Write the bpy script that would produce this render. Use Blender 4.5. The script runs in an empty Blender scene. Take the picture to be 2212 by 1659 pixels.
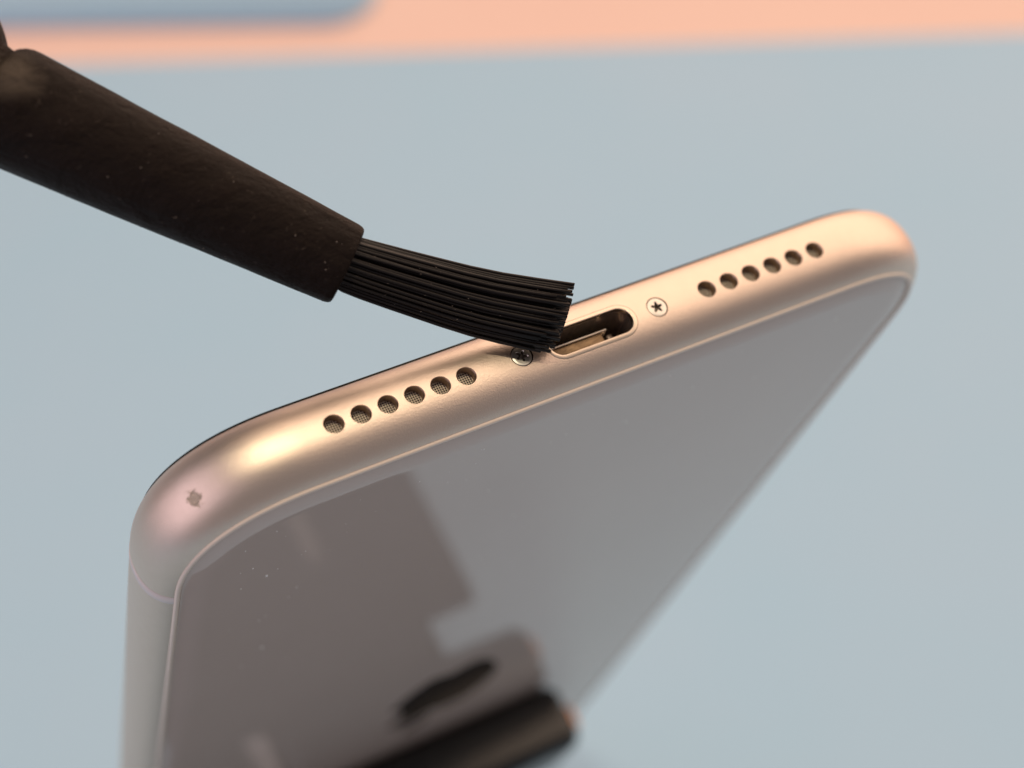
import bpy, bmesh, math, random
import numpy as np
from mathutils import Matrix, Vector, noise
from mathutils.kdtree import KDTree

random.seed(7)
S = 0.001                                   # every shape below is written in millimetres
scene = bpy.context.scene
COL = scene.collection

# ------------------------------------------------------------------ camera
PITCH = math.radians(48)
TABLE_Z = 0.0
cam_data = bpy.data.cameras.new("camera")
cam = bpy.data.objects.new("camera", cam_data)
COL.objects.link(cam)
scene.camera = cam
cam_data.sensor_width = 36.0
cam_data.lens = 36.0 * 3534.35 / 2212.0
cam_data.clip_start = 0.01
cam_data.clip_end = 50.0
cam_data.dof.use_dof = True
cam_data.dof.focus_distance = 0.1405
cam_data.dof.aperture_fstop = 14.5
cam_data.dof.aperture_blades = 0

# pose of the phone as seen by the camera (x right, y down, z forward)
r = np.array([-0.451267101, -0.334008450, -0.423511893])
th = np.linalg.norm(r); kx, ky, kz = r / th
K = np.array([[0, -kz, ky], [kz, 0, -kx], [-ky, kx, 0]])
RM = np.eye(3) + np.sin(th) * K + (1 - np.cos(th)) * K @ K
TV = np.array([6.95724218, -4.69872381, 144.482233])
FL = np.diag([1.0, -1.0, -1.0])
RB = FL @ RM
TB = FL @ TV * S
CAM_H = 0.2725
MC = Matrix.Translation((0, 0, CAM_H)) @ Matrix.Rotation(math.radians(90) - PITCH, 4, 'X')
cam.matrix_world = MC
MP = MC @ Matrix([[*RB[0], TB[0]], [*RB[1], TB[1]], [*RB[2], TB[2]], [0, 0, 0, 1]])

# ------------------------------------------------------------------ world and lamps
world = bpy.data.worlds.new("World")
scene.world = world
world.use_nodes = True
wn = world.node_tree.nodes
wn["Background"].inputs[0].default_value = (0.60, 0.58, 0.60, 1)
wn["Background"].inputs[1].default_value = 0.33
scene.view_settings.view_transform = 'Standard'
scene.view_settings.look = 'None'
scene.view_settings.exposure = 0.23
scene.view_settings.gamma = 1.0


def area(name, loc, target, size, power, color, size_y=None):
    d = bpy.data.lights.new(name, 'AREA')
    d.shape = 'RECTANGLE' if size_y else 'DISK'
    d.size = size
    if size_y:
        d.size_y = size_y
    d.energy = power
    d.color = color
    o = bpy.data.objects.new(name, d)
    COL.objects.link(o)
    o.location = loc
    o.rotation_euler = (Vector(target) - Vector(loc)).to_track_quat('-Z', 'Y').to_euler()
    return o


PH = MP.translation.copy()                  # port of the phone in world space
area("ceiling_lamp_warm", PH + Vector((0.58, 0.95, 0.66)), PH, 2.5, 21.0, (1.0, 0.74, 0.54), 1.9)
area("desk_lamp_bulb", PH + Vector((0.0, 0.03, 0.60)), PH, 0.08, 1.05, (1.0, 0.88, 0.62))
area("window_light", PH + Vector((-0.72, -0.36, 0.38)), PH, 1.0, 2.4, (1.0, 0.82, 0.95), 0.9)






# ------------------------------------------------------------------ helpers
def tag(o, label=None, cat=None, group=None, kind=None):
    for k, v in (("label", label), ("category", cat), ("group", group), ("kind", kind)):
        if v:
            o[k] = v
    return o


def mesh_obj(name, verts, faces, mats, parent=None, smooth=True, fmat=None):
    me = bpy.data.meshes.new(name)
    me.from_pydata([tuple(c * S for c in v) for v in verts], [], faces)
    for m in (mats if isinstance(mats, (list, tuple)) else [mats]):
        me.materials.append(m)
    me.update()
    me.polygons.foreach_set("use_smooth", [smooth] * len(me.polygons))
    if fmat:
        me.polygons.foreach_set("material_index", fmat)
    o = bpy.data.objects.new(name, me)
    COL.objects.link(o)
    if parent:
        o.parent = parent
    return o


def fix_normals(o):
    bm = bmesh.new()
    bm.from_mesh(o.data)
    bmesh.ops.recalc_face_normals(bm, faces=bm.faces)
    bm.to_mesh(o.data)
    bm.free()


def bm_obj(name, bm, mats, parent=None, smooth=True):
    bmesh.ops.recalc_face_normals(bm, faces=bm.faces)
    me = bpy.data.meshes.new(name)
    bm.to_mesh(me)
    bm.free()
    for m in (mats if isinstance(mats, (list, tuple)) else [mats]):
        me.materials.append(m)
    me.polygons.foreach_set("use_smooth", [smooth] * len(me.polygons))
    me.transform(Matrix.Scale(S, 4))
    o = bpy.data.objects.new(name, me)
    COL.objects.link(o)
    if parent:
        o.parent = parent
    return o


def rounded_box(name, lo, hi, rad, seg, mat, parent=None, mtx=None):
    bm = bmesh.new()
    c = [(a + b) / 2 for a, b in zip(lo, hi)]
    d = [(b - a) for a, b in zip(lo, hi)]
    bmesh.ops.create_cube(bm, size=1, matrix=Matrix.Translation(c) @ Matrix.Diagonal((*d, 1)))
    bmesh.ops.bevel(bm, geom=bm.edges[:], offset=rad, segments=seg, profile=0.5, affect='EDGES', clamp_overlap=True)
    if mtx:
        bm.transform(mtx)
    return bm_obj(name, bm, mat, parent)


def lathe(name, prof, mat, parent=None, n=96, mtx=None, cap0=True, cap1=True, wob=None):
    """prof: list of (axial, radius) in mm along local +X."""
    V, F = [], []
    for i, (x, rr) in enumerate(prof):
        for k in range(n):
            a = 2 * math.pi * k / n
            q = rr
            if wob:
                q += wob(x, a)
            V.append(Vector((x, q * math.cos(a), q * math.sin(a))))
    for i in range(len(prof) - 1):
        for k in range(n):
            k2 = (k + 1) % n
            F.append((i * n + k, i * n + k2, (i + 1) * n + k2, (i + 1) * n + k))
    if cap0:
        F.append(tuple(range(n)))
    if cap1:
        b = (len(prof) - 1) * n
        F.append(tuple(range(b + n - 1, b - 1, -1)))
    if mtx:
        V = [mtx @ v for v in V]
    o = mesh_obj(name, V, F, mat, parent)
    fix_normals(o)
    return o


# ------------------------------------------------------------------ materials
def new_mat(name, color, rough=0.5, metal=0.0, ior=1.5, coat=0.0, spec=0.5):
    m = bpy.data.materials.new(name)
    m.use_nodes = True
    b = m.node_tree.nodes["Principled BSDF"]
    b.inputs["Base Color"].default_value = (*color, 1)
    b.inputs["Roughness"].default_value = rough
    b.inputs["Metallic"].default_value = metal
    b.inputs["IOR"].default_value = ior
    b.inputs["Coat Weight"].default_value = coat
    b.inputs["Specular IOR Level"].default_value = spec
    return m


def nd(m, t, **kw):
    n = m.node_tree.nodes.new(t)
    for k, v in kw.items():
        setattr(n, k, v)
    return n


def lk(m, a, b):
    m.node_tree.links.new(a, b)


def coords(m, scale=(1000, 1000, 1000)):
    t = nd(m, "ShaderNodeTexCoord")
    mp = nd(m, "ShaderNodeMapping")
    mp.inputs["Scale"].default_value = scale
    lk(m, t.outputs["Object"], mp.inputs["Vector"])
    return mp.outputs["Vector"]


def add_noise(m, vec, scale, detail=3, rough=0.55, dist=0.0):
    n = nd(m, "ShaderNodeTexNoise")
    n.inputs["Scale"].default_value = scale
    n.inputs["Detail"].default_value = detail
    n.inputs["Roughness"].default_value = rough
    n.inputs["Distortion"].default_value = dist
    lk(m, vec, n.inputs["Vector"])
    return n.outputs["Fac"]


def ramp(m, fac, stops):
    n = nd(m, "ShaderNodeValToRGB")
    els = n.color_ramp.elements
    while len(els) < len(stops):
        els.new(0.5)
    for e, (p, c) in zip(els, stops):
        e.position = p
        e.color = (*c, 1) if len(c) == 3 else c
    lk(m, fac, n.inputs["Fac"])
    return n.outputs["Color"]


def bsdf(m):
    return m.node_tree.nodes["Principled BSDF"]


def bump(m, height, strength, dist_mm, prev=None):
    n = nd(m, "ShaderNodeBump")
    n.inputs["Strength"].default_value = strength
    n.inputs["Distance"].default_value = dist_mm * S
    lk(m, height, n.inputs["Height"])
    if prev:
        lk(m, prev, n.inputs["Normal"])
    lk(m, n.outputs["Normal"], bsdf(m).inputs["Normal"])
    return n.outputs["Normal"]


def math_node(m, op, a, b=None):
    n = nd(m, "ShaderNodeMath", operation=op)
    for i, v in enumerate((a, b)):
        if v is None:
            continue
        if isinstance(v, (int, float)):
            n.inputs[i].default_value = v
        else:
            lk(m, v, n.inputs[i])
    return n.outputs[0]


def mix_col(m, fac, a, b):
    n = nd(m, "ShaderNodeMix", data_type='RGBA')
    if isinstance(fac, float):
        n.inputs[0].default_value = fac
    else:
        lk(m, fac, n.inputs[0])
    for i, v in ((6, a), (7, b)):
        if isinstance(v, tuple):
            n.inputs[i].default_value = (*v, 1)
        else:
            lk(m, v, n.inputs[i])
    return n.outputs[2]


GOLD = (0.80, 0.575, 0.42)
DENT = (-37.5, 0.7, 3.0)                      # the nick near the rounded corner
M_frame = new_mat("anodised_gold_aluminium", GOLD, 0.36, 1.0)
v = coords(M_frame)
f1 = add_noise(M_frame, v, 0.8, 6, 0.7)
f2 = add_noise(M_frame, v, 6.0, 4, 0.7)
# small pits and grime specks scattered over the metal
vor = nd(M_frame, "ShaderNodeTexVoronoi"); vor.inputs["Scale"].default_value = 0.9
lk(M_frame, v, vor.inputs["Vector"])
pit = ramp(M_frame, vor.outputs["Distance"], [(0.0, (1, 1, 1)), (0.10, (0, 0, 0))])
rare = ramp(M_frame, add_noise(M_frame, v, 0.55, 2), [(0.52, (0, 0, 0)), (0.62, (1, 1, 1))])
pits = math_node(M_frame, 'MULTIPLY', pit, rare)
# the nick
geo = nd(M_frame, "ShaderNodeVectorMath", operation='DISTANCE')
lk(M_frame, v, geo.inputs[0]); geo.inputs[1].default_value = DENT
dn = add_noise(M_frame, v, 2.4, 5, 0.75, 0.8)
dsum = math_node(M_frame, 'ADD', geo.outputs["Value"], math_node(M_frame, 'MULTIPLY', math_node(M_frame, 'SUBTRACT', dn, 0.5), 2.6))
dent = ramp(M_frame, dsum, [(0.30, (1, 1, 1)), (0.62, (0, 0, 0))])
c1 = mix_col(M_frame, f1, (0.80, 0.635, 0.53), (0.74, 0.585, 0.485))
c2 = mix_col(M_frame, math_node(M_frame, 'MULTIPLY', pits, 0.35), c1, (0.45, 0.33, 0.26))
dfine = ramp(M_frame, add_noise(M_frame, v, 5.0, 4, 0.8, 1.0), [(0.42, (0.15, 0.15, 0.15)), (0.56, (1, 1, 1))])
c3 = mix_col(M_frame, math_node(M_frame, 'MULTIPLY', math_node(M_frame, 'MULTIPLY', dent, dfine), 0.42), c2, (0.40, 0.36, 0.36))
lk(M_frame, c3, bsdf(M_frame).inputs["Base Color"])
rr_ = math_node(M_frame, 'ADD', math_node(M_frame, 'MULTIPLY', f1, 0.08), 0.33)
rr2 = math_node(M_frame, 'ADD', rr_, math_node(M_frame, 'MULTIPLY', dent, 0.2))
lk(M_frame, rr2, bsdf(M_frame).inputs["Roughness"])
b1 = bump(M_frame, f2, 0.6, 0.05)
b2 = bump(M_frame, math_node(M_frame, 'MULTIPLY', dent, dn), 1.0, -0.25, b1)
bump(M_frame, pits, 0.6, 0.02, b2)

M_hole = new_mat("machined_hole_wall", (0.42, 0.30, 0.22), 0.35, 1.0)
M_lip = new_mat("polished_port_lip", (0.76, 0.62, 0.50), 0.30, 1.0)
M_band = new_mat("antenna_plastic", (0.72, 0.62, 0.59), 0.42)
M_gasket = new_mat("beige_gasket", (0.80, 0.66, 0.56), 0.35)
M_steel = new_mat("screw_steel", (0.74, 0.68, 0.61), 0.36, 1.0)
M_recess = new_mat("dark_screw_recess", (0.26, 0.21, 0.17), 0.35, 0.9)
M_shell = new_mat("port_steel_shell", (0.55, 0.44, 0.37), 0.27, 0.9)
M_pin = new_mat("contact_gold", (0.80, 0.58, 0.30), 0.25, 1.0)
M_tongue = new_mat("bronze_contact_block", (0.42, 0.30, 0.17), 0.35, 0.8)
v = coords(M_tongue, (350, 1000, 1000))
tn = add_noise(M_tongue, v, 1.5, 5, 0.7, 1.5)
lk(M_tongue, ramp(M_tongue, tn, [(0.36, (0.13, 0.085, 0.05)), (0.60, (0.26, 0.175, 0.10))]), bsdf(M_tongue).inputs["Base Color"])
M_dark = new_mat("black_plastic_inside", (0.012, 0.010, 0.010), 0.5)
M_front = new_mat("black_front_glass", (0.003, 0.003, 0.003), 0.3, spec=0.15)
M_logo = new_mat("mirror_logo", (0.50, 0.46, 0.43), 0.05, 1.0)
M_lint = new_mat("lint", (0.22, 0.17, 0.14), 0.8)
M_dust = new_mat("dust", (0.97, 0.95, 0.93), 0.8)

M_mesh = new_mat("woven_speaker_mesh", (0.5, 0.4, 0.3), 0.4, 0.3)
v = coords(M_mesh)
wa = nd(M_mesh, "ShaderNodeTexWave", bands_direction='X'); wa.inputs["Scale"].default_value = 1.45
wb = nd(M_mesh, "ShaderNodeTexWave", bands_direction='Y'); wb.inputs["Scale"].default_value = 1.45
lk(M_mesh, v, wa.inputs["Vector"]); lk(M_mesh, v, wb.inputs["Vector"])
mx = math_node(M_mesh, 'MAXIMUM', wa.outputs["Fac"], wb.outputs["Fac"])
lk(M_mesh, ramp(M_mesh, mx, [(0.70, (0.05, 0.035, 0.03)), (0.92, (0.72, 0.60, 0.48))]), bsdf(M_mesh).inputs["Base Color"])
bump(M_mesh, mx, 0.8, 0.06)

M_glass = new_mat("cream_back_glass", (0.45, 0.37, 0.34), 0.035, 0.0, 1.52)
v = coords(M_glass)
g1 = add_noise(M_glass, v, 0.05, 3)
lk(M_glass, mix_col(M_glass, g1, (0.62, 0.50, 0.445), (0.58, 0.465, 0.41)), bsdf(M_glass).inputs["Base Color"])
smear = ramp(M_glass, add_noise(M_glass, v, 0.12, 5, 0.6, 0.6), [(0.45, (0.03, 0.03, 0.03)), (0.75, (0.075, 0.075, 0.075))])
lk(M_glass, smear, bsdf(M_glass).inputs["Roughness"])

M_mat = new_mat("blue_grey_silicone_mat", (0.40, 0.47, 0.52), 0.75)
v = coords(M_mat)
n1 = ramp(M_mat, add_noise(M_mat, v, 0.016, 3), [(0.35, (0, 0, 0)), (0.65, (1, 1, 1))])
n2 = add_noise(M_mat, v, 3.0, 2)
lk(M_mat, mix_col(M_mat, n1, (0.380, 0.575, 0.78), (0.395, 0.577, 0.78)), bsdf(M_mat).inputs["Base Color"])
bump(M_mat, n2, 0.25, 0.05)

M_table = new_mat("peach_tabletop", (0.88, 0.50, 0.34), 0.6)
v = coords(M_table)
lk(M_table, mix_col(M_table, add_noise(M_table, v, 0.02, 4), (0.93, 0.63, 0.53), (0.90, 0.59, 0.50)), bsdf(M_table).inputs["Base Color"])

M_sleeve = new_mat("black_shrink_sleeve", (0.020, 0.015, 0.013), 0.55, spec=0.10)
v = coords(M_sleeve, (700, 1000, 1000))
s1 = add_noise(M_sleeve, v, 0.45, 6, 0.6, 0.4)
s2 = add_noise(M_sleeve, v, 3.2, 5, 0.65)
s3 = nd(M_sleeve, "ShaderNodeTexVoronoi"); s3.inputs["Scale"].default_value = 0.8; s3.feature = 'DISTANCE_TO_EDGE'
lk(M_sleeve, v, s3.inputs["Vector"])
scr = ramp(M_sleeve, add_noise(M_sleeve, v, 1.3, 6, 0.75, 2.0), [(0.62, (0, 0, 0)), (0.68, (1, 1, 1))])
wv = nd(M_sleeve, "ShaderNodeVectorMath", operation='DISTANCE')
lk(M_sleeve, coords(M_sleeve), wv.inputs[0]); wv.inputs[1].default_value = (-39.83, -32.14, -13.26)
worn = ramp(M_sleeve, math_node(M_sleeve, 'DIVIDE', math_node(M_sleeve, 'ADD', wv.outputs["Value"], math_node(M_sleeve, 'MULTIPLY', s1, 2.5)), 5.0), [(0.45, (1, 1, 1)), (0.85, (0, 0, 0))])
scr = math_node(M_sleeve, 'MAXIMUM', scr, worn)
lk(M_sleeve, mix_col(M_sleeve, scr, mix_col(M_sleeve, s1, (0.0085, 0.0045, 0.003), (0.014, 0.0072, 0.005)), (0.075, 0.055, 0.042)), bsdf(M_sleeve).inputs["Base Color"])
b = bump(M_sleeve, s1, 0.8, 0.9)
bump(M_sleeve, s2, 0.9, 0.22, b)

M_bristle = new_mat("black_nylon_bristle", (0.009, 0.0055, 0.0045), 0.40, spec=0.3)
M_rubber = new_mat("black_rubber", (0.003, 0.0025, 0.0025), 0.22, spec=0.5)
v = coords(M_rubber)
bump(M_rubber, add_noise(M_rubber, v, 0.8, 4), 0.3, 0.1)
M_grey = new_mat("grey_streak_tone", (0.30, 0.27, 0.25), 0.6)  # tone of the pale streak reflected in the back glass
M_pale = new_mat("pale_gap_light", (0.80, 0.72, 0.70), 0.4)  # light of the gap between the bars, given as a pale colour
M_highlight = new_mat("orange_highlight_paint", (0.90, 0.42, 0.22), 0.4, 0.3)  # colour of the lamp highlight painted on the support bar's end
M_stand = new_mat("black_stand_plastic", (0.005, 0.005, 0.005), 0.5, spec=0.3)

# ------------------------------------------------------------------ table and mats (world metres, written in mm)
t_bm = bmesh.new()
bmesh.ops.create_cube(t_bm, size=1, matrix=Matrix.Translation((0, 600, -15)) @ Matrix.Diagonal((2400, 2600, 30, 1)))
tab = bm_obj("table_top", t_bm, M_table, smooth=False)
tag(tab, kind="structure")
tag(tab, "peach coloured table surface showing as a strip behind the blue mat", "table")


def plan_slab(name, pts, rad, thick, mat, z0=0.0):
    """rounded polygon slab, pts counter-clockwise"""
    out = []
    n = len(pts)
    for i in range(n):
        p0, p1, p2 = (Vector(pts[(i + k - 1) % n]) for k in range(3))
        d0 = (p0 - p1).normalized(); d2 = (p2 - p1).normalized()
        half = math.acos(max(-1, min(1, d0.dot(d2)))) / 2
        L = rad / math.tan(half)
        a, c = p1 + d0 * L, p1 + d2 * L
        cen = p1 + (d0 + d2).normalized() * (rad / math.sin(half))
        for k in range(13):
            q = a.lerp(c, k / 12)
            out.append(cen + (q - cen).normalized() * rad)
    bm = bmesh.new()
    vs = [bm.verts.new((q.x, q.y, z0)) for q in out]
    f = bm.faces.new(vs)
    ex = bmesh.ops.extrude_face_region(bm, geom=[f])
    up = [g for g in ex["geom"] if isinstance(g, bmesh.types.BMVert)]
    bmesh.ops.translate(bm, vec=(0, 0, thick), verts=up)
    bmesh.ops.bevel(bm, geom=[e for e in bm.edges if all(abs(w.co.z - z0 - thick) < 1e-6 for w in e.verts)],
                    offset=0.5, segments=2, affect='EDGES')
    return bm_obj(name, bm, mat)


# far edges of the two mats on the table, in mm
MAT_A = (-137.88, 358.61)
MAT_B = (141.10, 374.01)
dx, dy = MAT_B[0] - MAT_A[0], MAT_B[1] - MAT_A[1]
far = lambda x: MAT_A[1] + dy / dx * (x - MAT_A[0])
big = plan_slab("desk_mat", [(-800, -500), (1000, -500), (1000, far(1000)), (-800, far(-800))], 12, 2.5, M_mat)
tag(big, "large pale blue grey desk mat that fills the ground behind the phone", "desk mat", "blue grey mats on the table")
C1 = (-139.43, 378.30); C2 = (-52.26, 380.03)
m2 = (C2[1] - C1[1]) / (C2[0] - C1[0])
cr = (-39.43, 380.68)
yb = lambda x: C2[1] + m2 * (x - C2[0])
small = plan_slab("desk_mat", [(-800, yb(-800)), (cr[0], yb(cr[0])), (cr[0] + 14, yb(cr[0]) + 260), (-800, yb(-800) + 260)], 14, 2.5, M_mat)
tag(small, "second blue grey mat with a rounded corner at the upper left, across the peach strip", "desk mat", "blue grey mats on the table")

# ------------------------------------------------------------------ the phone
phone = bpy.data.objects.new("smartphone", None)
COL.objects.link(phone)
phone.matrix_world = MP
tag(phone, "gold smartphone with cream glass back, standing upside down with its charging port up", "smartphone")

W, LEN, H, A = 42.0, 172.0, 3.9, 2.2
RC, NE = 14.5, 2.35        # corner size, corner exponent
KE = 2.25                  # exponent of the edge profile


def outline(nc=40, nst=28):
    """outermost outline, list of (point, normal) in the x-z plane"""
    pts = []
    corner = []
    for k in range(nc + 1):
        a = math.pi / 2 * k / nc
        c, s = math.cos(a), math.sin(a)
        x, z = c ** (2 / NE), s ** (2 / NE)
        nx, nz = x ** (NE - 1), z ** (NE - 1)
        l = math.hypot(nx, nz)
        corner.append((x * RC, z * RC, nx / l, nz / l))
    cx, z0, z1 = W - RC, RC, LEN - RC
    # bottom straight from x=-cx to +cx at z=0
    for k in range(1, nst):
        pts.append((-cx + 2 * cx * k / nst, 0.0, 0.0, -1.0))
    for x, z, nx, nz in reversed(corner):
        pts.append((cx + x, z0 - z, nx, -nz))
    for k in range(1, 16):
        pts.append((W, z0 + (z1 - z0) * k / 16, 1.0, 0.0))
    for x, z, nx, nz in corner:
        pts.append((cx + x, z1 + z, nx, nz))
    for k in range(1, 8):
        pts.append((cx - 2 * cx * k / 8, LEN, 0.0, 1.0))
    for x, z, nx, nz in reversed(corner):
        pts.append((-cx - x, z1 + z, -nx, nz))
    for k in range(1, 16):
        pts.append((-W, z1 + (z0 - z1) * k / 16, -1.0, 0.0))
    for x, z, nx, nz in corner:
        pts.append((-cx - x, z0 - z, -nx, -nz))
    return pts


OUT = outline()
NO = len(OUT)


A0 = math.radians(68)      # the rounded edge stops short of a full half turn, where the glass begins
AX = A / (1 - math.cos(A0) ** (2 / KE))
HX = H / math.sin(A0) ** (2 / KE)


def prof_pt(t):
    """t from -1 (front glass) to 1 (back glass)"""
    a = A0 * t
    c, s = math.cos(a), math.sin(a)
    return AX * (1 - abs(c) ** (2 / KE)), HX * math.copysign(abs(s) ** (2 / KE), s)


def prof_n(d, y):
    u = max(0.0, (AX - d) / AX)
    no = u ** (KE - 1) / AX
    ny = math.copysign((abs(y) / HX) ** (KE - 1) / HX, y)
    l = math.hypot(no, ny) or 1.0
    return no / l, ny / l


def surf_z(y):
    """depth of the bottom face below its crest at height y"""
    return AX * (1 - (1 - min(1, abs(y) / HX) ** KE) ** (1 / KE))


NPF = 44
V, Nn, F, FM = [], [], [], []
for (x, z, nx, nz) in OUT:
    for k in range(NPF + 1):
        a = -1 + 2 * k / NPF
        d, y = prof_pt(a)
        V.append((x - nx * d, y, z - nz * d))
        no, ny = prof_n(d, y)
        Nn.append((nx * no, ny, nz * no))
    for d, y in ((4.2, H - 0.7), (4.2, -H + 0.7)):
        V.append((x - nx * d, y, z - nz * d))
        Nn.append((0, 0, 0))
NR = NPF + 3
for i in range(NO):
    j = (i + 1) % NO
    for k in range(NR):
        k2 = (k + 1) % NR
        F.append((i * NR + k, i * NR + k2, j * NR + k2, j * NR + k))
        FM.append(0 if k < NPF else 1)
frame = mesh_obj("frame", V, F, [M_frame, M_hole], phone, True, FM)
fix_normals(frame)

HOLES = [s * (12.6 + 2.5 * k) for s in (-1, 1) for k in range(6)]
SCREWS = (-7.1, 7.1)
PORT_HX, PORT_HY = 4.35, 1.27


def ring_stack(bm, rings):
    """closed solid from a list of equal-length vertex rings"""
    vs = [[bm.verts.new(q) for q in rg] for rg in rings]
    n = len(vs[0])
    for a, b_ in zip(vs[:-1], vs[1:]):
        for k in range(n):
            f = bm.faces.new((a[k], a[(k + 1) % n], b_[(k + 1) % n], b_[k]))
            f.material_index = 1
    for rg in (vs[0], vs[-1]):
        f = bm.faces.new(rg)
        f.material_index = 1


def circle(cx, r_, z, n=44):
    return [(cx + r_ * math.cos(2 * math.pi * k / n), r_ * math.sin(2 * math.pi * k / n), z) for k in range(n)]


def capsule(hx, hy, z, n=24, follow=None):
    q = []
    L_ = hx - hy
    for k in range(n + 1):
        a = -math.pi / 2 + math.pi * k / n
        q.append((L_ + hy * math.cos(a), hy * math.sin(a)))
    for k in range(n + 1):
        a = math.pi / 2 + math.pi * k / n
        q.append((-L_ + hy * math.cos(a), hy * math.sin(a)))
    return [(x, y, z if follow is None else surf_z(y) + follow) for x, y in q]


cb = bmesh.new()
for hx in HOLES:
    ring_stack(cb, [circle(hx, 1.12, -0.30), circle(hx, 0.87, 0.06), circle(hx, 0.80, 0.18), circle(hx, 0.80, 6.0)])
for hx in SCREWS:
    ring_stack(cb, [circle(hx, 1.04, -0.5), circle(hx, 1.00, 0.9)])
ring_stack(cb, [capsule(PORT_HX + 0.42, PORT_HY + 0.42, -1.0), capsule(PORT_HX + 0.42, PORT_HY + 0.42, 0.75),
                capsule(PORT_HX + 0.02, PORT_HY + 0.02, 0.76), capsule(PORT_HX + 0.02, PORT_HY + 0.02, 6.0)])
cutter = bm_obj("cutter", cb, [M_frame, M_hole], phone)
bo = frame.modifiers.new("holes", 'BOOLEAN')
bo.operation = 'DIFFERENCE'; bo.solver = 'EXACT'; bo.object = cutter
bpy.context.view_layer.update()
dg = bpy.context.evaluated_depsgraph_get()
newme = bpy.data.meshes.new_from_object(frame.evaluated_get(dg))
frame.modifiers.clear()
old = frame.data
frame.data = newme
newme.name = "frame"
bpy.data.meshes.remove(old)
cm = cutter.data
bpy.data.objects.remove(cutter); bpy.data.meshes.remove(cm)
kd = KDTree(len(V))
for i, q in enumerate(V):
    kd.insert(q, i)
kd.balance()
nv = []
for vert in newme.vertices:
    q = vert.co / S
    co, idx, dist = kd.find(q)
    if dist < 2e-3 and Nn[idx] != (0, 0, 0):
        nv.append(Vector(Nn[idx]))
    else:
        no, ny = prof_n(q.z, q.y)
        nv.append(Vector((0, ny, -no)))
ln = [None] * len(newme.loops)
for poly in newme.polygons:
    for li in poly.loop_indices:
        ln[li] = nv[newme.loops[li].vertex_index] if poly.material_index == 0 else poly.normal.copy()
newme.polygons.foreach_set("use_smooth", [True] * len(newme.polygons))
newme.normals_split_custom_set(ln)


def loop_strip(name, rows, mats, fill=False, subset=None, cl=True):
    """rows: list of (inset, y) swept round the outline"""
    idx = subset if subset is not None else range(NO)
    VV, FF = [], []
    idx = list(idx)
    for i in idx:
        x, z, nx, nz = OUT[i]
        for d, y in rows:
            VV.append((x - nx * d, y, z - nz * d))
    m = len(rows); n = len(idx)
    for i in range(n if cl else n - 1):
        j = (i + 1) % n
        for k in range(m - 1):
            FF.append((i * m + k, i * m + k + 1, j * m + k + 1, j * m + k))
    if fill:
        FF.append(tuple(i * m + m - 1 for i in range(n)))
    o = mesh_obj(name, VV, FF, mats, phone)
    fix_normals(o)
    return o


# gaskets between metal and glass: a small rounded lip
for s in (1, -1):
    rows = [(A - 0.16, s * (H - 0.15))] + [(A + 0.08 - 0.24 * math.cos(a), s * (H - 0.02 + 0.20 * math.sin(a)))
            for a in [math.pi * k / 6 for k in range(7)]] + [(A + 0.32, s * (H - 0.3))]
    loop_strip("gasket" if s > 0 else "front_gasket", rows, M_gasket if s > 0 else M_front)


def glass_rows(s, start, y0, y1, width, n=14):
    rw = [(start, s * (y0 - 0.5))]
    for k in range(n + 1):
        a = math.pi / 2 * k / n
        q = k / n
        rw.append((start + width * q, s * (y0 + (y1 - y0) * (1 - (1 - q) ** 2))))
    rw += [(start + width + 0.2, s * y1), (start + width + 1.2, s * y1)]
    return rw


back = loop_strip("back_glass", glass_rows(1, A + 0.36, H - 0.10, H + 0.42, 2.7), M_glass, fill=True)
front = loop_strip("front_glass", glass_rows(-1, A - 0.30, H + 0.02, H + 0.32, 1.0), M_front, fill=True)

# antenna lines: thin plastic bands wrapped over the rounded side
for side in (-1, 1):
    for zc in (15.6, LEN - 15.6):
        VV, FF = [], []
        n = 40
        for k in range(n + 1):
            a = -1 + 2 * k / n
            d, y = prof_pt(a)
            no, ny = prof_n(d, y)
            for q, lift in ((-0.74, -0.05), (-0.68, 0.025), (0.68, 0.025), (0.74, -0.05)):
                VV.append((side * (W - d + no * lift), y + ny * lift, zc + q))
        for k in range(n):
            for q in range(3):
                FF.append((k * 4 + q, k * 4 + q + 1, k * 4 + q + 5, k * 4 + q + 4))
        o = mesh_obj("antenna_band", VV, FF, M_band, phone)
        fix_normals(o)

# speaker and microphone meshes at the bottom of the drilled holes
first = None
for hx in HOLES:
    if first is None:
        VV = [(0, 0, 0)] + [(0.9 * math.cos(2 * math.pi * k / 24), 0.9 * math.sin(2 * math.pi * k / 24), 0) for k in range(24)]
        VV += [(q[0], q[1], 0.2) for q in VV[1:]]
        FF = [(0, 1 + (k + 1) % 24, 1 + k) for k in range(24)] + [(1 + k, 1 + (k + 1) % 24, 25 + (k + 1) % 24, 25 + k) for k in range(24)]
        o = first = mesh_obj("speaker_mesh", VV, FF, M_mesh, phone, smooth=False)
    else:
        o = first.copy()
        COL.objects.link(o)
    o.location = (hx * S, 0, 1.0 * S)

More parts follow.
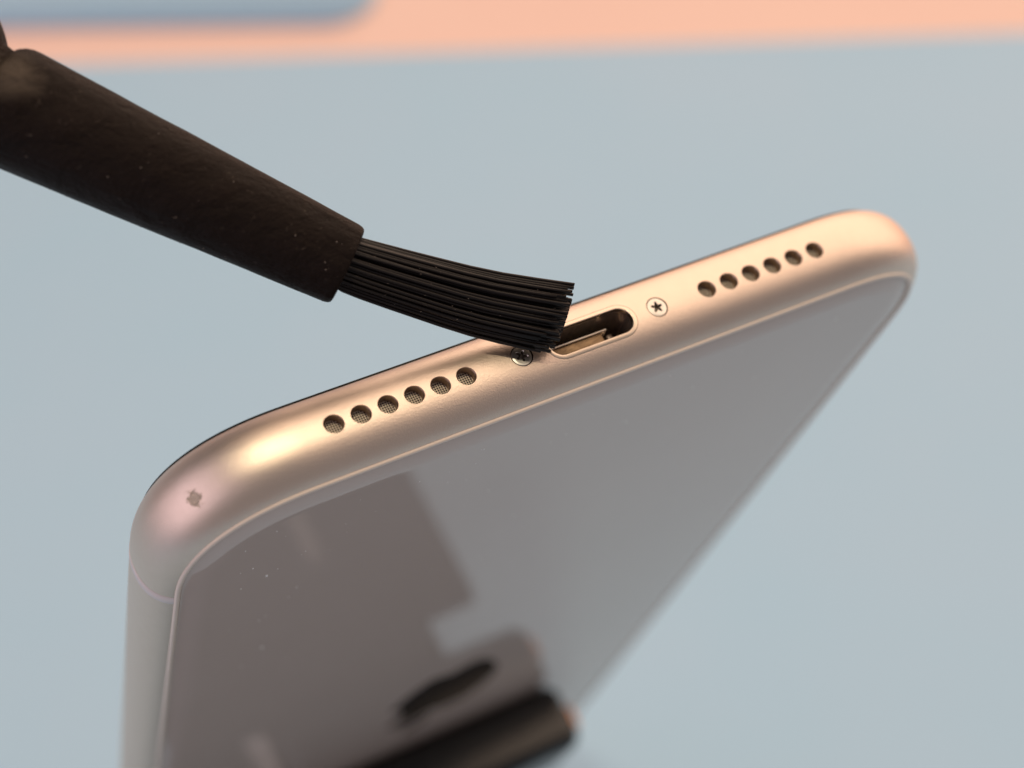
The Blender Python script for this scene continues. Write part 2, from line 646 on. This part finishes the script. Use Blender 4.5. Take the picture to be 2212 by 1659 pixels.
# pentalobe screws
def screw_mesh():
    n = 80
    def star(r0, amp):
        return [(r0 + amp * math.cos(5 * 2 * math.pi * k / n)) for k in range(n)]
    rings = []
    cst = lambda r_, z: [(r_ * math.cos(2 * math.pi * k / n), r_ * math.sin(2 * math.pi * k / n), z) for k in range(n)]
    sst = lambda r0, am, z: [(q * math.cos(2 * math.pi * k / n), q * math.sin(2 * math.pi * k / n), z) for k, q in enumerate(star(r0, am))]
    rings = [cst(0.94, 0.8), cst(0.94, 0.10), cst(0.91, 0.06), cst(0.74, 0.035), sst(0.44, 0.16, 0.03), sst(0.40, 0.15, 0.08), sst(0.33, 0.12, 0.45), cst(0.05, 0.62)]
    VV = [q for rg in rings for q in rg]
    FF = []
    for i in range(len(rings) - 1):
        for k in range(n):
            FF.append((i * n + k, i * n + (k + 1) % n, (i + 1) * n + (k + 1) % n, (i + 1) * n + k))
    FF.append(tuple((len(rings) - 1) * n + k for k in range(n)))
    return VV, FF


VV, FF = screw_mesh()
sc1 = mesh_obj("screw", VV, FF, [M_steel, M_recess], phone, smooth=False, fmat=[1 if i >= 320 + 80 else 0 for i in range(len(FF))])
fix_normals(sc1)
sc1.location = (SCREWS[0] * S, 0, 0)
sc1.rotation_euler = (0, 0, 0.35)
sc2 = sc1.copy(); COL.objects.link(sc2)
sc2.location = (SCREWS[1] * S, 0, 0)
sc2.rotation_euler = (0, 0, 1.1)

# charging port: polished lip, steel shell, contact tongue
bm = bmesh.new()
rgs = [capsule(PORT_HX + 0.40, PORT_HY + 0.40, 0, follow=0.30), capsule(PORT_HX + 0.40, PORT_HY + 0.40, 0, follow=0.03),
       capsule(PORT_HX + 0.385, PORT_HY + 0.385, 0, follow=0.0), capsule(PORT_HX + 0.36, PORT_HY + 0.36, 0, follow=-0.008),
       capsule(PORT_HX + 0.08, PORT_HY + 0.08, 0, follow=-0.008), capsule(PORT_HX + 0.04, PORT_HY + 0.04, 0, follow=0.0),
       capsule(PORT_HX, PORT_HY, 0, follow=0.05), capsule(PORT_HX, PORT_HY, 0, follow=0.09), capsule(PORT_HX, PORT_HY, 0.9)]
vs = [[bm.verts.new(q) for q in rg] for rg in rgs]
for a_, b_ in zip(vs[:-1], vs[1:]):
    for k in range(len(a_)):
        bm.faces.new((a_[k], a_[(k + 1) % len(a_)], b_[(k + 1) % len(a_)], b_[k]))
port = bm_obj("port_lip", bm, M_lip, phone)
bm = bmesh.new()
rgs = [capsule(PORT_HX - 0.03, PORT_HY - 0.03, 0.55), capsule(PORT_HX - 0.06, PORT_HY - 0.06, 0.7), capsule(PORT_HX - 0.10, PORT_HY - 0.10, 3.5), capsule(PORT_HX - 0.16, PORT_HY - 0.16, 6.8)]
vs = [[bm.verts.new(q) for q in rg] for rg in rgs]
for a_, b_ in zip(vs[:-1], vs[1:]):
    for k in range(len(a_)):
        bm.faces.new((a_[k], a_[(k + 1) % len(a_)], b_[(k + 1) % len(a_)], b_[k]))
shell = bm_obj("port_shell", bm, M_shell, phone)
bm = bmesh.new()
bm.faces.new([bm.verts.new(q) for q in capsule(PORT_HX - 0.1, PORT_HY - 0.1, 6.75)])
bm_obj("port_back_wall", bm, M_dark, phone)
tongue = rounded_box("contact_tongue", (-4.2, -0.10, 1.5), (1.6, 1.2, 6.6), 0.10, 2, M_tongue, phone)
pin0 = None
for k in range(8):
    if pin0 is None:
        pin0 = o = rounded_box("contact_pin", (-0.15, -0.30, 1.9), (0.15, -0.22, 6.0), 0.03, 1, M_pin, phone)
    else:
        o = pin0.copy(); COL.objects.link(o)
    o.location = ((-3.7 + 0.70 * k) * S, 0, 0)

rounded_box("shell_ledge", (-4.1, -0.30, 1.35), (2.2, -0.16, 6.0), 0.05, 2, M_steel, phone)
rounded_box("spring_clip", (2.5, -0.2, 2.6), (3.1, 1.1, 6.5), 0.15, 2, M_shell, phone)

# emblem on the back: bitten apple with a leaf, upside down because the phone is
def apple_outline():
    """upright emblem, about 1 unit wide, y up"""
    P = [(0.0, 0.36), (0.10, 0.40), (0.22, 0.43), (0.34, 0.37), (0.43, 0.28), (0.36, 0.20), (0.325, 0.08), (0.35, -0.05),
         (0.46, -0.14), (0.40, -0.30), (0.30, -0.46), (0.20, -0.55), (0.10, -0.54), (0.0, -0.50), (-0.10, -0.54),
         (-0.20, -0.55), (-0.31, -0.46), (-0.42, -0.27), (-0.48, -0.06), (-0.47, 0.14), (-0.39, 0.31), (-0.27, 0.41), (-0.14, 0.42)]
    return P


def catmull(P, n=4, closed=True):
    q = []
    m = len(P)
    for i in range(m):
        p0, p1, p2, p3 = (Vector(P[(i + k - 1) % m]) for k in range(4))
        for k in range(n):
            t = k / n
            q.append(0.5 * ((2 * p1) + (p2 - p0) * t + (2 * p0 - 5 * p1 + 4 * p2 - p3) * t * t + (3 * p1 - p0 - 3 * p2 + p3) * t ** 3))
    return q


LOGO_C, LOGO_S = (0.8, 89.0), 17.5


def flat_part(name, pts, y0, y1, mat, parent):
    bm = bmesh.new()
    a = [bm.verts.new((LOGO_C[0] - q.x * LOGO_S * -1 * -1, y0, LOGO_C[1] + q.y * LOGO_S)) for q in pts]
    b_ = [bm.verts.new((w_.co.x, y1, w_.co.z)) for w_ in a]
    n = len(a)
    bm.faces.new(b_)
    for k in range(n):
        bm.faces.new((a[k], a[(k + 1) % n], b_[(k + 1) % n], b_[k]))
    return bm_obj(name, bm, mat, parent, smooth=False)


# seen from behind with the top edge down the picture: the bite points to the picture's left
YG = H + 0.42
emblem = flat_part("emblem", catmull(apple_outline()), YG - 0.01, YG + 0.02, M_logo, phone)
flat_part("emblem_leaf", catmull([(0.01, 0.46), (0.05, 0.60), (0.20, 0.72), (0.20, 0.60), (0.13, 0.50)]), YG - 0.01, YG + 0.02, M_logo, emblem)

# dust on the glass
bm = bmesh.new()
SPECKS = [(-31.4, 16.9, 0.13), (-30.0, 36.8, 0.13), (-30.4, 16.3, 0.06), (-34.1, 9.0, 0.06), (-33.8, 17.7, 0.06), (-33.0, 13.8, 0.08),
          (-27.8, 23.1, 0.07), (-30.5, 27.7, 0.05), (-31.1, 28.3, 0.07), (-27.9, 14.6, 0.05), (-8.7, 50.2, 0.06), (5.7, 13.6, 0.06), (-11.6, 6.7, 0.05)]
for (x, z, rr) in SPECKS:
    bmesh.ops.create_icosphere(bm, subdivisions=1, radius=rr, matrix=Matrix.Translation((x, YG, z)) @ Matrix.Diagonal((1, 0.9, 1.5, 1)))
for k in range(45):
    x, z = random.uniform(-36, 30), 6 + 60 * random.random() ** 1.6
    bmesh.ops.create_icosphere(bm, subdivisions=1, radius=random.choice((0.025, 0.03, 0.04, 0.055)),
                               matrix=Matrix.Translation((x, YG, z)) @ Matrix.Rotation(random.random() * 3, 4, 'Y') @ Matrix.Diagonal((1, 0.8, random.uniform(1, 3), 1)))
dust = bm_obj("dust_specks", bm, M_dust, phone)
tag(dust, kind="stuff")

# ------------------------------------------------------------------ the brush
brush = bpy.data.objects.new("brush", None)
COL.objects.link(brush)
brush.matrix_world = MP
tag(brush, "black cleaning brush with stiff nylon bristles touching the phone's charging port", "brush")
E_END = Vector((-18.82, -11.67, -3.56))
E_BACK = Vector((-40.65, -33.4, -8.09))
ax = (E_BACK - E_END).normalized()
ax_m = Matrix.Translation(E_END) @ ax.to_track_quat('X', 'Z').to_matrix().to_4x4()
LS = (E_BACK - E_END).length


def wob(x, a):
    p = Vector((x * 0.12, 3 * math.cos(a), 3 * math.sin(a)))
    return 0.06 * noise.noise(p) + 0.03 * noise.noise(p * 3)


R0, R1 = 3.55, 5.0
prof = [(1.5, 2.45), (0.5, 2.7), (0.05, 3.0), (-0.02, 3.2), (0.06, 3.38), (0.25, 3.5), (0.6, R0 + 0.03)]
for k in range(1, 60):
    t = k / 60
    prof.append((0.6 + (LS - 1.6) * t, R0 + (R1 - R0) * t + 0.03))
prof += [(LS - 0.9, R1), (LS - 0.3, R1 - 0.15), (LS + 0.2, R1 - 0.45), (LS + 0.6, R1 - 0.95), (LS + 0.8, R1 - 1.6), (LS + 0.85, R1 - 2.2)]
sleeve = lathe("ferrule_sleeve", prof, M_sleeve, brush, 128, ax_m, wob=wob)
hp = [(LS + 0.3, 3.0), (LS + 0.5, 4.2)]
for k in range(25):
    t = k / 24
    hp.append((LS + 1.3 + 3.2 * t, 4.4 + 2.4 * math.sin(math.pi / 2 * t) ** 0.9))
hp += [(LS + 14, 7.0), (LS + 60, 7.4), (LS + 62, 6.8), (LS + 63, 5)]
handle = lathe("handle", hp, M_sleeve, brush, 96, ax_m)

CAMR = RM.T                                  # camera axes in phone space
down_cam = Vector(CAMR @ np.array([-0.30, 0.954, 0.0]))
fwd_cam = Vector(CAMR @ np.array([0.0, 0.0, 1.0]))


# the bundle's middle line, from the sleeve to the port (mm, phone axes)
CTR = [Vector((-19.35, -12.16, -3.99)), Vector((-18.22, -11.23, -3.67)), Vector((-13.91, -8.12, -3.01)), Vector((-8.91, -4.48, -2.57)), Vector((-3.01, -0.62, -2.59))]
CTR = [CTR[0] - (CTR[1] - CTR[0])] + CTR + [CTR[-1] + (CTR[-1] - CTR[-2])]


def centre(t):
    m = len(CTR) - 3
    s_ = min(m - 1e-6, max(0, t) * m)
    i = int(s_); f = s_ - i
    p0, p1, p2, p3 = CTR[i:i + 4]
    return 0.5 * ((2 * p1) + (p2 - p0) * f + (2 * p0 - 5 * p1 + 4 * p2 - p3) * f * f + (3 * p1 - p0 - 3 * p2 + p3) * f ** 3)


NB = 220
for i in range(NB):
    rad = math.sqrt((i + 0.5) / NB)
    ang = i * 2.39996 + random.uniform(-0.15, 0.15)
    e1, e2 = rad * math.cos(ang), rad * math.sin(ang)
    tip = 1.0 - 0.035 * max(0, e1) ** 1.5 - 0.02 * abs(min(0, e1)) + random.uniform(-0.045, 0.02) + (random.uniform(-0.03, 0.02) if i % 11 == 0 else 0)
    j1, j2 = random.gauss(0, 0.17), random.gauss(0, 0.10)
    if i % 23 == 5:
        j1 += random.choice((-1, 1)) * 0.2
    rb = 0.150 + random.uniform(-0.015, 0.02)
    VV, FF = [], []
    NS = 9
    for k in range(NS + 1):
        t = tip * k / NS
        c = centre(t)
        tg = (centre(t + 0.01) - centre(t - 0.01)).normalized()
        h1 = 2.20 + (3.08 - 2.20) * t ** 1.2
        h2 = 2.2 + (1.3 - 2.2) * t
        c = c + down_cam * (e1 * h1 + j1 * t) + fwd_cam * (e2 * h2 + j2 * t)
        s1_ = (down_cam - tg * down_cam.dot(tg)).normalized()
        s2_ = tg.cross(s1_)
        for q in range(6):
            a = 2 * math.pi * q / 6
            VV.append(c + (s1_ * math.cos(a) + s2_ * math.sin(a)) * rb)
    for k in range(NS):
        for q in range(6):
            FF.append((k * 6 + q, k * 6 + (q + 1) % 6, (k + 1) * 6 + (q + 1) % 6, (k + 1) * 6 + q))
    FF.append(tuple(NS * 6 + q for q in range(6)))
    mesh_obj("bristle", VV, FF, M_bristle, brush)

# lint caught on the bristles and the sleeve
bm = bmesh.new()
for k in range(26):
    t, e1 = random.uniform(0.1, 0.97), random.uniform(-0.9, 0.9)
    h1 = 2.20 + 0.88 * t ** 1.2
    h2 = 2.2 - 0.9 * t
    q = centre(t) + down_cam * (e1 * h1) - fwd_cam * (h2 * math.sqrt(1 - e1 * e1) + 0.14)
    bmesh.ops.create_icosphere(bm, subdivisions=1, radius=random.choice((0.025, 0.03, 0.045)), matrix=Matrix.Translation(q))
for k in range(70):
    x, a = random.uniform(0.8, LS - 1.5), random.uniform(0, 2 * math.pi)
    q = R0 + (R1 - R0) * x / LS + 0.05
    bmesh.ops.create_icosphere(bm, subdivisions=1, radius=random.choice((0.03, 0.04, 0.06)),
                               matrix=ax_m @ Matrix.Translation((x, q * math.cos(a), q * math.sin(a))))
lint = bm_obj("lint_specks", bm, M_lint, brush)
tag(lint, kind="stuff")

# ------------------------------------------------------------------ the stand the phone leans on
stand = bpy.data.objects.new("phone_stand", None)
COL.objects.link(stand)
stand.matrix_world = MP
tag(stand, "black stand whose rubber bar props up the glass back of the phone", "phone stand")
tilt = Matrix.Translation((24, 0, 111)) @ Matrix.Rotation(math.radians(-5), 4, 'Y') @ Matrix.Translation((-24, 0, -111))
rounded_box("support_bar", (-17.5, 4.4, 110.5), (25.0, 14.6, 124.0), 2.4, 5, M_rubber, stand, tilt)
rounded_box("support_bar", (-40, 4.4, 110.5), (-22.0, 14.6, 124.0), 2.4, 5, M_rubber, stand, tilt)
rounded_box("painted_highlight", (24.4, 8.6, 111.6), (25.5, 12.2, 114.6), 0.4, 2, M_highlight, stand, tilt)  # orange block standing in for the warm lamp's highlight on the bar end
rounded_box("gap_light_block", (-22.6, 5.0, 109.0), (-18.0, 14.5, 116.0), 1.6, 4, M_pale, stand)  # added pale block, stands in for light mat showing through the bar gap
rounded_box("reflected_streak", (-1.5, 36, 110.9), (1.2, 45, 111.8), 0.3, 2, M_grey, stand)  # added strip; its tone paints the faint pale streak reflected in the glass
rounded_box("neck", (-38, 13.5, 112.0), (12, 21.5, 115.5), 1.0, 2, M_stand, stand)
rounded_box("shelf_plate", (-46, 20.8, 111.5), (20.5, 62, 115.0), 1.2, 3, M_stand, stand)
rounded_box("post", (-44, 44, 114.0), (-28, 60, 172), 1.5, 2, M_stand, stand)
